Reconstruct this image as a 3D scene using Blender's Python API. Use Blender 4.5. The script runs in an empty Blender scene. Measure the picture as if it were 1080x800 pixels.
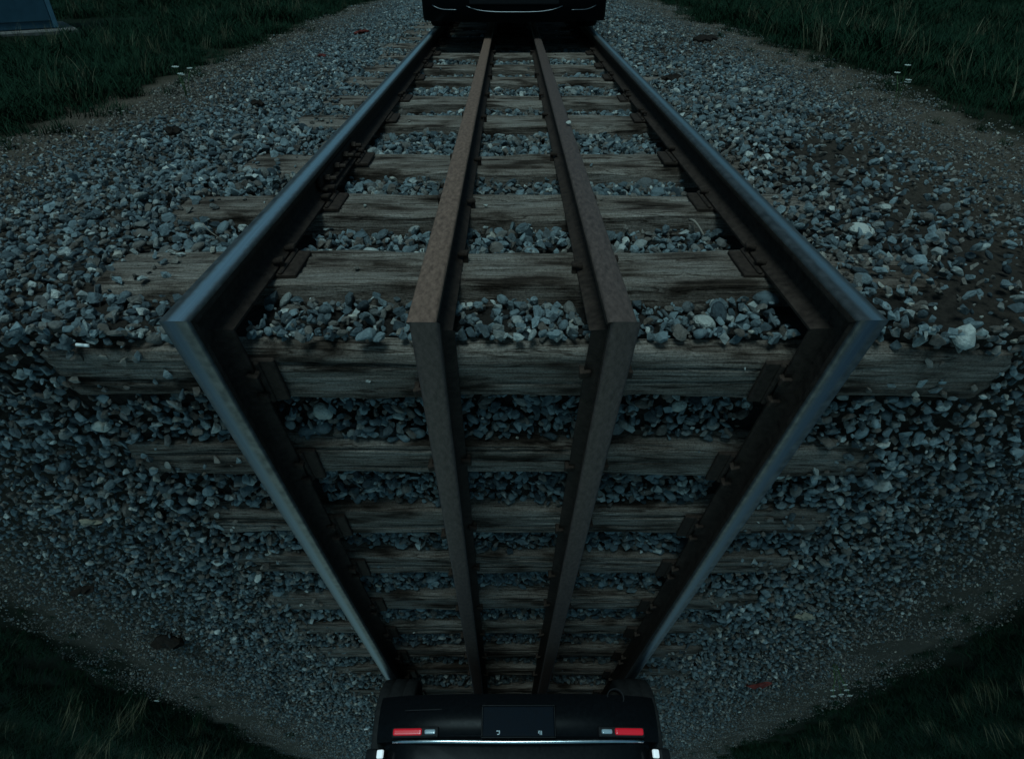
import bpy, bmesh, math, random
import numpy as np
from mathutils import Matrix, Vector, noise as mnoise

# ------------------------------------------------------------------ camera, sky, sun, exposure
SC = bpy.context.scene
COL = SC.collection
F_PX = 650.0                       # focal length in pixels of a 1080 px wide picture
PITCH = math.radians(35.11)
ALPHA = math.radians(73.28)        # inner angle of the fold between the level and the hanging ground
ZR = 0.18                          # rail head above the ballast datum
CAM_X, CAM_Y, CAM_H = -0.030, -1.176, 0.670

cam_d = bpy.data.cameras.new('camera')
cam_d.sensor_width = 36.0
cam_d.lens = 36.0 * F_PX / 1080.0
cam_d.clip_start = 0.02
cam_d.clip_end = 1000.0
cam = bpy.data.objects.new('camera', cam_d)
COL.objects.link(cam)
cam.location = (CAM_X, CAM_Y, CAM_H + ZR)
cam.rotation_euler = (math.pi / 2 - PITCH, 0, math.radians(-0.17))
SC.camera = cam

SUN_EL, SUN_AZ = math.radians(70), math.radians(200)      # azimuth clockwise from +Y
world = bpy.data.worlds.new('World')
SC.world = world
world.use_nodes = True
wn, wl = world.node_tree.nodes, world.node_tree.links
wn.clear()
w_out = wn.new('ShaderNodeOutputWorld')
w_bg = wn.new('ShaderNodeBackground')
w_sky = wn.new('ShaderNodeTexSky')
w_sky.sky_type = 'NISHITA'
w_sky.sun_disc = False
w_sky.sun_elevation = SUN_EL
w_sky.sun_rotation = SUN_AZ
w_sky.air_density = 1.0
w_sky.dust_density = 3.0
w_sky.ozone_density = 2.0
w_tint = wn.new('ShaderNodeMix')                           # thick dusk cloud: evens the blue out to a cold teal grey
w_tint.data_type = 'RGBA'
w_tint.blend_type = 'MULTIPLY'
w_tint.inputs[0].default_value = 1.0
w_tint.inputs[7].default_value = (0.47, 0.93, 0.95, 1)
w_tc = wn.new('ShaderNodeTexCoord')                        # sky mirrored below the horizon, added to light the folded-down ground and rails
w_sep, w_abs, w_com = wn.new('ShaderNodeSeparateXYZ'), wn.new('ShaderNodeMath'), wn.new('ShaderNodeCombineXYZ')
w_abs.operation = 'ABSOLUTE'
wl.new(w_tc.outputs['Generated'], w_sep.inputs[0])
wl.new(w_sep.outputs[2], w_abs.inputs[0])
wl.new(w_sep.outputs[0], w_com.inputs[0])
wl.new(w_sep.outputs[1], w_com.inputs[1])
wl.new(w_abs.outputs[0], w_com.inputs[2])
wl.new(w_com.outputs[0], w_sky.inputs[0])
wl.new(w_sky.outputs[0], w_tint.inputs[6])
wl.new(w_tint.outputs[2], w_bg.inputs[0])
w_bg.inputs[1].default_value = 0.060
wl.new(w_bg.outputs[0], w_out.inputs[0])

sun_d = bpy.data.lights.new('sun', 'SUN')
sun_d.energy = 1.9
sun_d.angle = math.radians(22)
sun_d.color = (0.62, 0.92, 1.0)
sun = bpy.data.objects.new('sun', sun_d)
COL.objects.link(sun)
to_sun = Vector((math.cos(SUN_EL) * math.sin(SUN_AZ), math.cos(SUN_EL) * math.cos(SUN_AZ), math.sin(SUN_EL)))
sun.rotation_euler = (-to_sun).to_track_quat('-Z', 'Y').to_euler()
sun.location = (0, -4, 8)

SC.view_settings.view_transform = 'Standard'
SC.view_settings.look = 'None'
SC.view_settings.gamma = 1.0
SC.view_settings.exposure = -0.33
SC.render.resolution_x, SC.render.resolution_y = 1024, 758

# ------------------------------------------------------------------ frames: x across, u along the track, h above the rail head
FU = Matrix.Translation((0, 0, ZR))
YAW_L = -0.010
_t = (0, math.cos(ALPHA), -math.sin(ALPHA))
_n = (0, -math.sin(ALPHA), -math.cos(ALPHA))
FL = Matrix.Translation((0, 0, ZR)) @ Matrix(((-1, _t[0], _n[0], 0), (0, _t[1], _n[1], 0), (0, _t[2], _n[2], 0), (0, 0, 0, 1))) @ Matrix.Rotation(YAW_L, 4, 'Z')
CTN = 1.0 / math.tan(ALPHA / 2)
R = random.Random(7)
NR = np.random.default_rng(11)


def fold_u(h):
    return -h * CTN


# ------------------------------------------------------------------ materials
def mat(name):
    m = bpy.data.materials.new(name)
    m.use_nodes = True
    return m, m.node_tree.nodes, m.node_tree.links, m.node_tree.nodes['Principled BSDF']


def ramp(nodes, stops):
    r = nodes.new('ShaderNodeValToRGB')
    e = r.color_ramp.elements
    while len(e) > 1:
        e.remove(e[0])
    e[0].position, e[0].color = stops[0][0], (*stops[0][1], 1)
    for p, c in stops[1:]:
        k = e.new(p)
        k.color = (*c, 1)
    return r


def plain(name, col, rough=0.5, metal=0.0, var=0.25, scale=20.0, bump=0.0, coat=0.0, stretch=None):
    """solid material with noise in colour and roughness"""
    m, n, l, b = mat(name)
    tc = n.new('ShaderNodeTexCoord')
    mp = n.new('ShaderNodeMapping')
    if stretch:
        mp.inputs['Scale'].default_value = stretch
    l.new(tc.outputs['Object'], mp.inputs[0])
    nz = n.new('ShaderNodeTexNoise')
    nz.inputs['Scale'].default_value = scale
    nz.inputs['Detail'].default_value = 6
    nz.inputs['Roughness'].default_value = 0.65
    l.new(mp.outputs[0], nz.inputs['Vector'])
    lo = tuple(c * (1 - var) for c in col)
    hi = tuple(min(1, c * (1 + var)) for c in col)
    r = ramp(n, [(0.3, lo), (0.7, hi)])
    l.new(nz.outputs[0], r.inputs[0])
    l.new(r.outputs[0], b.inputs['Base Color'])
    mr = n.new('ShaderNodeMapRange')
    mr.inputs[3].default_value = max(0.02, rough - 0.12 * min(1, rough * 3))
    mr.inputs[4].default_value = min(1.0, rough + 0.12 * min(1, rough * 3))
    l.new(nz.outputs[0], mr.inputs[0])
    l.new(mr.outputs[0], b.inputs['Roughness'])
    b.inputs['Metallic'].default_value = metal
    if rough > 0.5:
        b.inputs['Specular IOR Level'].default_value = 0.10       # dusty, matt
    b.inputs['Coat Weight'].default_value = coat
    if bump:
        bp = n.new('ShaderNodeBump')
        bp.inputs['Strength'].default_value = 1.0
        bp.inputs['Distance'].default_value = bump
        l.new(nz.outputs[0], bp.inputs['Height'])
        l.new(bp.outputs[0], b.inputs['Normal'])
    return m


def emitter(name, col, strength, base=None, rough=0.2):
    m, n, l, b = mat(name)
    b.inputs['Base Color'].default_value = (*(base or col), 1)
    b.inputs['Roughness'].default_value = rough
    b.inputs['Emission Color'].default_value = (*col, 1)
    b.inputs['Emission Strength'].default_value = strength
    return m


def stone_material(name, stops, rough=0.72):
    m, n, l, b = mat(name)
    oi = n.new('ShaderNodeObjectInfo')
    r = ramp(n, stops)
    r.color_ramp.interpolation = 'LINEAR'
    l.new(oi.outputs['Random'], r.inputs[0])
    tc = n.new('ShaderNodeTexCoord')
    ad = n.new('ShaderNodeVectorMath')
    ad.operation = 'ADD'
    l.new(tc.outputs['Object'], ad.inputs[0])
    mu = n.new('ShaderNodeMath')
    mu.operation = 'MULTIPLY'
    mu.inputs[1].default_value = 91.0
    l.new(oi.outputs['Random'], mu.inputs[0])
    l.new(mu.outputs[0], ad.inputs[1])
    nz = n.new('ShaderNodeTexNoise')
    nz.inputs['Scale'].default_value = 2.2
    nz.inputs['Detail'].default_value = 7
    nz.inputs['Roughness'].default_value = 0.7
    l.new(ad.outputs[0], nz.inputs['Vector'])
    mr = n.new('ShaderNodeMapRange')
    mr.inputs[1].default_value, mr.inputs[2].default_value = 0.28, 0.72
    mr.inputs[3].default_value, mr.inputs[4].default_value = 0.55, 1.4
    l.new(nz.outputs[0], mr.inputs[0])
    mx = n.new('ShaderNodeMix')
    mx.data_type = 'RGBA'
    mx.blend_type = 'MULTIPLY'
    mx.inputs[0].default_value = 1.0
    l.new(r.outputs[0], mx.inputs[6])
    l.new(mr.outputs[0], mx.inputs[7])
    l.new(mx.outputs[2], b.inputs['Base Color'])
    b.inputs['Roughness'].default_value = rough
    b.inputs['Specular IOR Level'].default_value = 0.25
    bp = n.new('ShaderNodeBump')
    bp.inputs['Strength'].default_value = 0.55
    bp.inputs['Distance'].default_value = 0.25
    l.new(nz.outputs[0], bp.inputs['Height'])
    l.new(bp.outputs[0], b.inputs['Normal'])
    return m


M_STONE = stone_material('crushed_stone', [(0.0, (0.03, 0.04, 0.045)), (0.14, (0.10, 0.13, 0.14)), (0.30, (0.23, 0.285, 0.295)),
                                           (0.42, (0.06, 0.075, 0.08)), (0.54, (0.27, 0.335, 0.345)), (0.64, (0.10, 0.12, 0.125)), (0.72, (0.19, 0.165, 0.14)), (0.80, (0.11, 0.088, 0.072)),
                                           (0.88, (0.25, 0.255, 0.235)), (0.97, (0.42, 0.44, 0.41)), (1.0, (0.66, 0.66, 0.60))], 0.5)
M_PEBBLE = stone_material('dirt_pebble', [(0.0, (0.08, 0.066, 0.055)), (0.35, (0.23, 0.20, 0.17)), (0.6, (0.12, 0.095, 0.075)), (0.85, (0.30, 0.27, 0.23)), (1.0, (0.52, 0.48, 0.40))], 0.7)
M_PALE = stone_material('pale_cobble', [(0.0, (0.26, 0.265, 0.235)), (0.5, (0.33, 0.335, 0.30)), (1.0, (0.42, 0.41, 0.36))])
M_RUST = plain('rusty_steel', (0.040, 0.027, 0.021), 0.75, 0.25, 0.5, 45, 0.0015)
M_RUST_RED = plain('red_rust', (0.13, 0.05, 0.03), 0.8, 0.1, 0.45, 50, 0.001)
M_GUARD = plain('weathered_guard_rail_steel', (0.165, 0.098, 0.072), 0.68, 0.1, 0.45, 38, 0.0022, stretch=(2, 0.8, 2))
M_GUARD_W = plain('worn_guard_rail_steel', (0.105, 0.070, 0.058), 0.56, 0.3, 0.4, 38, 0.0016, stretch=(2, 0.8, 2))


def rail_head_material(name, bright, rough, centre, half):
    """wheel-worn band along the middle of the head, dull brown-blue margins"""
    m, n, l, b = mat(name)
    tc = n.new('ShaderNodeTexCoord')
    sx = n.new('ShaderNodeSeparateXYZ')
    l.new(tc.outputs['Object'], sx.inputs[0])
    mp = n.new('ShaderNodeMapping')
    mp.inputs['Scale'].default_value = (60, 1.2, 60)
    l.new(tc.outputs['Object'], mp.inputs[0])
    nz = n.new('ShaderNodeTexNoise')
    nz.inputs['Scale'].default_value = 2.5
    nz.inputs['Detail'].default_value = 7
    l.new(mp.outputs[0], nz.inputs['Vector'])
    nb = n.new('ShaderNodeTexNoise')
    nb.inputs['Scale'].default_value = 30
    nb.inputs['Detail'].default_value = 8
    l.new(tc.outputs['Object'], nb.inputs['Vector'])
    d = n.new('ShaderNodeMath')
    d.operation = 'SUBTRACT'
    d.inputs[1].default_value = centre
    l.new(sx.outputs[0], d.inputs[0])
    a = n.new('ShaderNodeMath')
    a.operation = 'ABSOLUTE'
    l.new(d.outputs[0], a.inputs[0])
    w = n.new('ShaderNodeMath')
    w.operation = 'MULTIPLY_ADD'
    w.inputs[1].default_value = 0.012
    l.new(nb.outputs[0], w.inputs[0])
    l.new(a.outputs[0], w.inputs[2])
    mr = n.new('ShaderNodeMapRange')
    mr.interpolation_type = 'SMOOTHSTEP'
    mr.inputs[1].default_value, mr.inputs[2].default_value = half, half + 0.018
    mr.inputs[3].default_value, mr.inputs[4].default_value = 1.0, 0.0
    l.new(w.outputs[0], mr.inputs[0])
    r1 = ramp(n, [(0.3, tuple(c * 0.8 for c in bright)), (0.7, bright)])
    l.new(nz.outputs[0], r1.inputs[0])
    r2 = ramp(n, [(0.3, (0.07, 0.065, 0.06)), (0.7, (0.16, 0.15, 0.14))])
    l.new(nb.outputs[0], r2.inputs[0])
    mx = n.new('ShaderNodeMix')
    mx.data_type = 'RGBA'
    l.new(mr.outputs[0], mx.inputs[0])
    l.new(r2.outputs[0], mx.inputs[6])
    l.new(r1.outputs[0], mx.inputs[7])
    l.new(mx.outputs[2], b.inputs['Base Color'])
    rr = n.new('ShaderNodeMapRange')
    rr.inputs[3].default_value, rr.inputs[4].default_value = 0.52, rough
    l.new(mr.outputs[0], rr.inputs[0])
    l.new(rr.outputs[0], b.inputs['Roughness'])
    b.inputs['Metallic'].default_value = 0.9
    bp = n.new('ShaderNodeBump')
    bp.inputs['Strength'].default_value = 0.5
    bp.inputs['Distance'].default_value = 0.0005
    l.new(nb.outputs[0], bp.inputs['Height'])
    l.new(bp.outputs[0], b.inputs['Normal'])
    return m


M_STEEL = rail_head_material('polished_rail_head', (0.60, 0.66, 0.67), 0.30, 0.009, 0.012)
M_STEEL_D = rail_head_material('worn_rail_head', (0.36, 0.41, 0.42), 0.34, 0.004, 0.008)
M_STEEL_L = rail_head_material('toned_down_rail_head', (0.09, 0.112, 0.135), 0.36, 0.006, 0.010)  # lower rails: colour darkened to tone down the mirrored sky's reflection
M_BARE = plain('bare_steel', (0.35, 0.37, 0.38), 0.4, 1.0, 0.2, 30)


def wood_material():
    m, n, l, b = mat('weathered_sleeper_wood')
    tc = n.new('ShaderNodeTexCoord')
    oi = n.new('ShaderNodeObjectInfo')
    mu = n.new('ShaderNodeMath')
    mu.operation = 'MULTIPLY'
    mu.inputs[1].default_value = 37.0
    l.new(oi.outputs['Random'], mu.inputs[0])
    ad = n.new('ShaderNodeVectorMath')
    ad.operation = 'ADD'
    l.new(tc.outputs['Object'], ad.inputs[0])
    l.new(mu.outputs[0], ad.inputs[1])
    mp = n.new('ShaderNodeMapping')
    mp.inputs['Scale'].default_value = (3.6, 72, 72)
    l.new(ad.outputs[0], mp.inputs[0])
    g = n.new('ShaderNodeTexNoise')                 # grain
    g.inputs['Scale'].default_value = 1.6
    g.inputs['Detail'].default_value = 8
    g.inputs['Roughness'].default_value = 0.72
    g.inputs['Distortion'].default_value = 0.6
    l.new(mp.outputs[0], g.inputs['Vector'])
    st = n.new('ShaderNodeTexNoise')                # stains
    st.inputs['Scale'].default_value = 5.5
    st.inputs['Detail'].default_value = 5
    mp2 = n.new('ShaderNodeMapping')
    mp2.inputs['Scale'].default_value = (0.8, 2.4, 2.4)
    l.new(ad.outputs[0], mp2.inputs[0])
    l.new(mp2.outputs[0], st.inputs['Vector'])
    r1 = ramp(n, [(0.28, (0.035, 0.026, 0.020)), (0.42, (0.155, 0.124, 0.102)), (0.56, (0.24, 0.200, 0.168)), (0.74, (0.35, 0.30, 0.255))])
    l.new(g.outputs[0], r1.inputs[0])
    r2 = ramp(n, [(0.36, (0.20, 0.17, 0.15)), (0.47, (0.72, 0.68, 0.66)), (0.60, (1.0, 1.0, 1.0)), (0.7, (1.1, 1.12, 1.14))])
    l.new(st.outputs[0], r2.inputs[0])
    mx = n.new('ShaderNodeMix')
    mx.data_type = 'RGBA'
    mx.blend_type = 'MULTIPLY'
    mx.inputs[0].default_value = 1.0
    l.new(r1.outputs[0], mx.inputs[6])
    l.new(r2.outputs[0], mx.inputs[7])
    cm = n.new('ShaderNodeMapping')
    cm.inputs['Scale'].default_value = (1.5, 30, 30)
    l.new(ad.outputs[0], cm.inputs[0])
    cn = n.new('ShaderNodeTexNoise')
    cn.inputs['Scale'].default_value = 1.0
    cn.inputs['Detail'].default_value = 4
    cn.inputs['Distortion'].default_value = 0.3
    l.new(cm.outputs[0], cn.inputs['Vector'])
    cr = ramp(n, [(0.475, (1, 1, 1)), (0.493, (0.30, 0.27, 0.25)), (0.499, (0.30, 0.27, 0.25)), (0.515, (1, 1, 1))])
    l.new(cn.outputs[0], cr.inputs[0])
    sp = n.new('ShaderNodeTexNoise')
    sp.inputs['Scale'].default_value = 150
    sp.inputs['Detail'].default_value = 5
    sp.inputs['Roughness'].default_value = 0.8
    l.new(ad.outputs[0], sp.inputs['Vector'])
    sr = ramp(n, [(0.34, (0.45, 0.44, 0.43)), (0.52, (1, 1, 1)), (0.72, (1.35, 1.36, 1.38))])
    l.new(sp.outputs[0], sr.inputs[0])
    m3, m4 = n.new('ShaderNodeMix'), n.new('ShaderNodeMix')
    for q in (m3, m4):
        q.data_type = 'RGBA'
        q.blend_type = 'MULTIPLY'
        q.inputs[0].default_value = 1.0
    l.new(mx.outputs[2], m3.inputs[6])
    l.new(cr.outputs[0], m3.inputs[7])
    l.new(m3.outputs[2], m4.inputs[6])
    l.new(sr.outputs[0], m4.inputs[7])
    l.new(m4.outputs[2], b.inputs['Base Color'])
    b.inputs['Roughness'].default_value = 0.85
    b.inputs['Specular IOR Level'].default_value = 0.08
    bp = n.new('ShaderNodeBump')
    bp.inputs['Strength'].default_value = 0.9
    bp.inputs['Distance'].default_value = 0.010
    l.new(g.outputs[0], bp.inputs['Height'])
    l.new(bp.outputs[0], b.inputs['Normal'])
    return m


M_WOOD = wood_material()


def ground_material(side):
    """dark ballast soil by the track, brown dirt strip, then soil under the grass: zones follow the track's own x"""
    m, n, l, b = mat('ground_soil_' + side)
    tc = n.new('ShaderNodeTexCoord')
    sx = n.new('ShaderNodeSeparateXYZ')
    l.new(tc.outputs['Object'], sx.inputs[0])
    ab = n.new('ShaderNodeMath')
    ab.operation = 'ABSOLUTE'
    l.new(sx.outputs[0], ab.inputs[0])
    nb = n.new('ShaderNodeTexNoise')
    nb.inputs['Scale'].default_value = 1.1
    nb.inputs['Detail'].default_value = 5
    l.new(tc.outputs['Object'], nb.inputs['Vector'])
    ad = n.new('ShaderNodeMath')
    ad.operation = 'MULTIPLY_ADD'
    ad.inputs[1].default_value = 0.9
    l.new(nb.outputs[0], ad.inputs[0])
    l.new(ab.outputs[0], ad.inputs[2])
    sub = n.new('ShaderNodeMath')
    sub.operation = 'SUBTRACT'
    sub.inputs[1].default_value = 0.45
    l.new(ad.outputs[0], sub.inputs[0])
    mr = n.new('ShaderNodeMapRange')
    mr.inputs[1].default_value, mr.inputs[2].default_value = 0.0, 5.0
    l.new(sub.outputs[0], mr.inputs[0])
    zone = ramp(n, [(0.20, (0.034, 0.028, 0.024)), (0.38, (0.075, 0.058, 0.044)), (0.57, (0.105, 0.082, 0.062)), (0.62, (0.022, 0.022, 0.013)), (0.8, (0.008, 0.013, 0.007))])
    l.new(mr.outputs[0], zone.inputs[0])
    fz = n.new('ShaderNodeTexNoise')
    fz.inputs['Scale'].default_value = 55
    fz.inputs['Detail'].default_value = 9
    fz.inputs['Roughness'].default_value = 0.75
    l.new(tc.outputs['Object'], fz.inputs['Vector'])
    fr = n.new('ShaderNodeMapRange')
    fr.inputs[1].default_value, fr.inputs[2].default_value = 0.3, 0.7
    fr.inputs[3].default_value, fr.inputs[4].default_value = 0.5, 1.5
    l.new(fz.outputs[0], fr.inputs[0])
    mx = n.new('ShaderNodeMix')
    mx.data_type = 'RGBA'
    mx.blend_type = 'MULTIPLY'
    mx.inputs[0].default_value = 1.0
    l.new(zone.outputs[0], mx.inputs[6])
    l.new(fr.outputs[0], mx.inputs[7])
    l.new(mx.outputs[2], b.inputs['Base Color'])
    b.inputs['Roughness'].default_value = 0.95
    b.inputs['Specular IOR Level'].default_value = 0.05
    bp = n.new('ShaderNodeBump')
    bp.inputs['Strength'].default_value = 1.0
    bp.inputs['Distance'].default_value = 0.02
    l.new(fz.outputs[0], bp.inputs['Height'])
    l.new(bp.outputs[0], b.inputs['Normal'])
    return m


def grass_material(name, stops):
    m, n, l, b = mat(name)
    oi = n.new('ShaderNodeObjectInfo')
    at = n.new('ShaderNodeAttribute')
    at.attribute_name = 'blade'
    ad = n.new('ShaderNodeMath')
    ad.operation = 'MULTIPLY_ADD'
    ad.inputs[1].default_value = 0.55
    l.new(at.outputs['Fac'], ad.inputs[0])
    mm = n.new('ShaderNodeMath')
    mm.operation = 'MULTIPLY'
    mm.inputs[1].default_value = 0.45
    l.new(oi.outputs['Random'], mm.inputs[0])
    l.new(mm.outputs[0], ad.inputs[2])
    r = ramp(n, stops)
    l.new(ad.outputs[0], r.inputs[0])
    l.new(r.outputs[0], b.inputs['Base Color'])
    b.inputs['Roughness'].default_value = 0.6
    b.inputs['Specular IOR Level'].default_value = 0.04
    return m


M_GRASS = grass_material('grass_blade', [(0.0, (0.005, 0.015, 0.008)), (0.5, (0.010, 0.029, 0.015)), (0.88, (0.014, 0.034, 0.017)), (0.965, (0.035, 0.040, 0.022)), (1.0, (0.09, 0.085, 0.055))])
M_DRY = grass_material('dry_grass_blade', [(0.0, (0.03, 0.045, 0.025)), (0.6, (0.09, 0.085, 0.05)), (1.0, (0.20, 0.18, 0.12))])
M_PAINT = plain('black_car_paint', (0.005, 0.006, 0.007), 0.25, 0.0, 0.15, 60, 0)
M_PAINT.node_tree.nodes['Principled BSDF'].inputs['Specular IOR Level'].default_value = 0.06
M_BUMP = plain('black_bumper_paint', (0.004, 0.005, 0.006), 0.32, 0.0, 0.2, 60, 0)
M_BUMP.node_tree.nodes['Principled BSDF'].inputs['Specular IOR Level'].default_value = 0.05
M_TRIMBLK = plain('black_plastic', (0.012, 0.012, 0.013), 0.55, 0.0, 0.25, 90, 0.0004)
M_UNDER = plain('underbody_black', (0.010, 0.009, 0.008), 0.85, 0.0, 0.4, 30, 0.001)
M_TYRE = plain('tyre_rubber', (0.018, 0.018, 0.018), 0.8, 0.0, 0.3, 40, 0.0006)
M_ALLOY = plain('wheel_alloy', (0.30, 0.31, 0.32), 0.35, 1.0, 0.15, 30)
M_CHROME = plain('satin_chrome', (0.62, 0.65, 0.68), 0.22, 1.0, 0.1, 30)
M_DIMCHROME = plain('dull_chrome', (0.20, 0.21, 0.22), 0.35, 1.0, 0.15, 40)
M_GLASS = plain('tinted_glass', (0.01, 0.012, 0.014), 0.06, 0.0, 0.1, 5, 0, coat=1.0)
M_PLATE = plain('number_plate_face', (0.003, 0.006, 0.010), 0.4, 0.0, 0.2, 40, 0)
M_PLATE.node_tree.nodes['Principled BSDF'].inputs['Specular IOR Level'].default_value = 0.02
M_RED = emitter('lit_red_lens', (0.9, 0.015, 0.04), 0.20, (0.5, 0.01, 0.02))
M_CLEAR = plain('clear_lamp_lens', (0.30, 0.38, 0.42), 0.15, 0.0, 0.1, 30, 0, coat=1.0)
M_WHITEGLINT = emitter('white_lens_glint', (0.78, 0.93, 1.0), 0.6, (0.8, 0.8, 0.8))  # glow added for the white glint on the tail-lamp lens
M_BLUE = plain('blue_painted_metal', (0.022, 0.065, 0.095), 0.42, 0.0, 0.18, 6, 0.0006)
M_BLUE_D = plain('faded_blue_paint', (0.06, 0.14, 0.19), 0.5, 0.0, 0.18, 8, 0.0006)
M_CONC = plain('old_concrete', (0.13, 0.12, 0.11), 0.9, 0.0, 0.35, 18, 0.003)
M_WHITE = plain('white_paper', (0.72, 0.72, 0.69), 0.8, 0.0, 0.1, 120)
M_TAN = plain('cork_paper', (0.5, 0.33, 0.16), 0.8, 0.0, 0.2, 200)
M_TWIG = plain('grey_twig', (0.20, 0.17, 0.14), 0.85, 0.0, 0.3, 60, 0.0006)
M_BARK = plain('dark_rotten_bark', (0.018, 0.013, 0.010), 0.9, 0.0, 0.5, 40, 0.002)
M_LITTER = plain('faded_red_litter', (0.10, 0.022, 0.018), 0.75, 0.0, 0.6, 30, 0.0008)
M_LEAF = plain('dry_leaf', (0.22, 0.19, 0.14), 0.8, 0.0, 0.35, 60, 0.0005)
M_PETAL = plain('white_petal', (0.42, 0.44, 0.40), 0.7, 0.0, 0.08, 60)
M_STEM = plain('flower_stem', (0.05, 0.10, 0.035), 0.7, 0.0, 0.2, 30)


# ------------------------------------------------------------------ object helpers
def link(name, me, material=None, parent=None, M=None):
    o = bpy.data.objects.new(name, me)
    COL.objects.link(o)
    if material is not None and me is not None and len(me.materials) == 0:
        me.materials.append(material)
    if parent is not None:
        o.parent = parent
        if M is not None:
            o.matrix_local = M
    elif M is not None:
        o.matrix_world = M
    return o


def tag(o, label, cat=None, group=None, kind=None):
    o['label'] = label
    if cat:
        o['category'] = cat
    if group:
        o['group'] = group
    if kind:
        o['kind'] = kind
    return o


def empty(name, M):
    o = bpy.data.objects.new(name, None)
    COL.objects.link(o)
    o.empty_display_size = 0.2
    o.matrix_world = M
    return o


def mesh_py(name, v, f, smooth=False, material=None):
    me = bpy.data.meshes.new(name)
    me.from_pydata([tuple(p) for p in v], [], f)
    if smooth:
        me.polygons.foreach_set('use_smooth', [True] * len(me.polygons))
    if material is not None:
        me.materials.append(material)
    me.update()
    return me


def mesh_bm(name, bm, smooth=False, material=None):
    me = bpy.data.meshes.new(name)
    bm.normal_update()
    bm.to_mesh(me)
    bm.free()
    if smooth:
        me.polygons.foreach_set('use_smooth', [True] * len(me.polygons))
    if material is not None:
        me.materials.append(material)
    return me


def box_bm(bm, c, s, bevel=0.0, rot=None, seg=1):
    geom = bmesh.ops.create_cube(bm, size=1.0)
    vs = geom['verts']
    M = Matrix.Translation(c) @ (rot.to_4x4() if rot is not None else Matrix.Identity(4)) @ Matrix.Diagonal((*s, 1))
    bmesh.ops.transform(bm, matrix=M, verts=vs)
    if bevel:
        es = list({e for v in vs for e in v.link_edges})
        bmesh.ops.bevel(bm, geom=es, offset=bevel, segments=seg, affect='EDGES', profile=0.6)
    return vs


def loft(rings, closed_ring=True, cap=True):
    """rings: list of equal-length point lists"""
    v = [p for r in rings for p in r]
    n = len(rings[0])
    f = []
    for i in range(len(rings) - 1):
        for j in range(n if closed_ring else n - 1):
            a, b2 = i * n + j, i * n + (j + 1) % n
            f.append((a, b2, b2 + n, a + n))
    if cap:
        f.append(tuple(range(n - 1, -1, -1)))
        f.append(tuple((len(rings) - 1) * n + j for j in range(n)))
    return v, f


def tube(path, rad, seg=8):
    rings = []
    for i, p in enumerate(path):
        p = Vector(p)
        a = Vector(path[max(0, i - 1)])
        c = Vector(path[min(len(path) - 1, i + 1)])
        d = (c - a).normalized()
        s = d.cross(Vector((0, 0, 1)))
        if s.length < 1e-3:
            s = d.cross(Vector((0, 1, 0)))
        s.normalize()
        t = s.cross(d)
        r = rad[i] if isinstance(rad, (list, tuple)) else rad
        rings.append([p + (s * math.cos(k * 2 * math.pi / seg) + t * math.sin(k * 2 * math.pi / seg)) * r for k in range(seg)])
    return loft(rings)


# ------------------------------------------------------------------ stones and scattering
def stone_mesh(name, seed, material, npts=15, flat=(1, 0.8, 0.6), rounded=False, size=1.0):
    r = random.Random(seed)
    bm = bmesh.new()
    if rounded:
        bmesh.ops.create_icosphere(bm, subdivisions=2, radius=0.5)
        off = Vector((r.random() * 50, r.random() * 50, 0))
        for v in bm.verts:
            d = 1 + 0.35 * mnoise.noise(v.co * 1.6 + off) + 0.12 * mnoise.noise(v.co * 5 + off)
            v.co = Vector((v.co.x * flat[0], v.co.y * flat[1], v.co.z * flat[2])) * d
    else:
        for _ in range(npts):
            d = Vector((r.gauss(0, 1), r.gauss(0, 1), r.gauss(0, 1))).normalized() * r.uniform(0.40, 0.56)
            bm.verts.new((d.x * flat[0], d.y * flat[1], d.z * flat[2]))
        res = bmesh.ops.convex_hull(bm, input=bm.verts)
        junk = [g for g in res['geom_interior'] if isinstance(g, bmesh.types.BMVert)] + [v for v in bm.verts if not v.link_faces]
        bmesh.ops.delete(bm, geom=list(set(junk)), context='VERTS')
        bmesh.ops.bevel(bm, geom=bm.edges[:] , offset=0.03, segments=1, affect='EDGES', clamp_overlap=True)
    bmesh.ops.scale(bm, vec=(size, size, size), verts=bm.verts)
    return mesh_bm(name, bm, rounded, material)


def source_collection(name, meshes):
    c = bpy.data.collections.new(name)
    for i, me in enumerate(meshes):
        c.objects.link(bpy.data.objects.new('%s_%02d' % (name, i), me))
    return c


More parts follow.
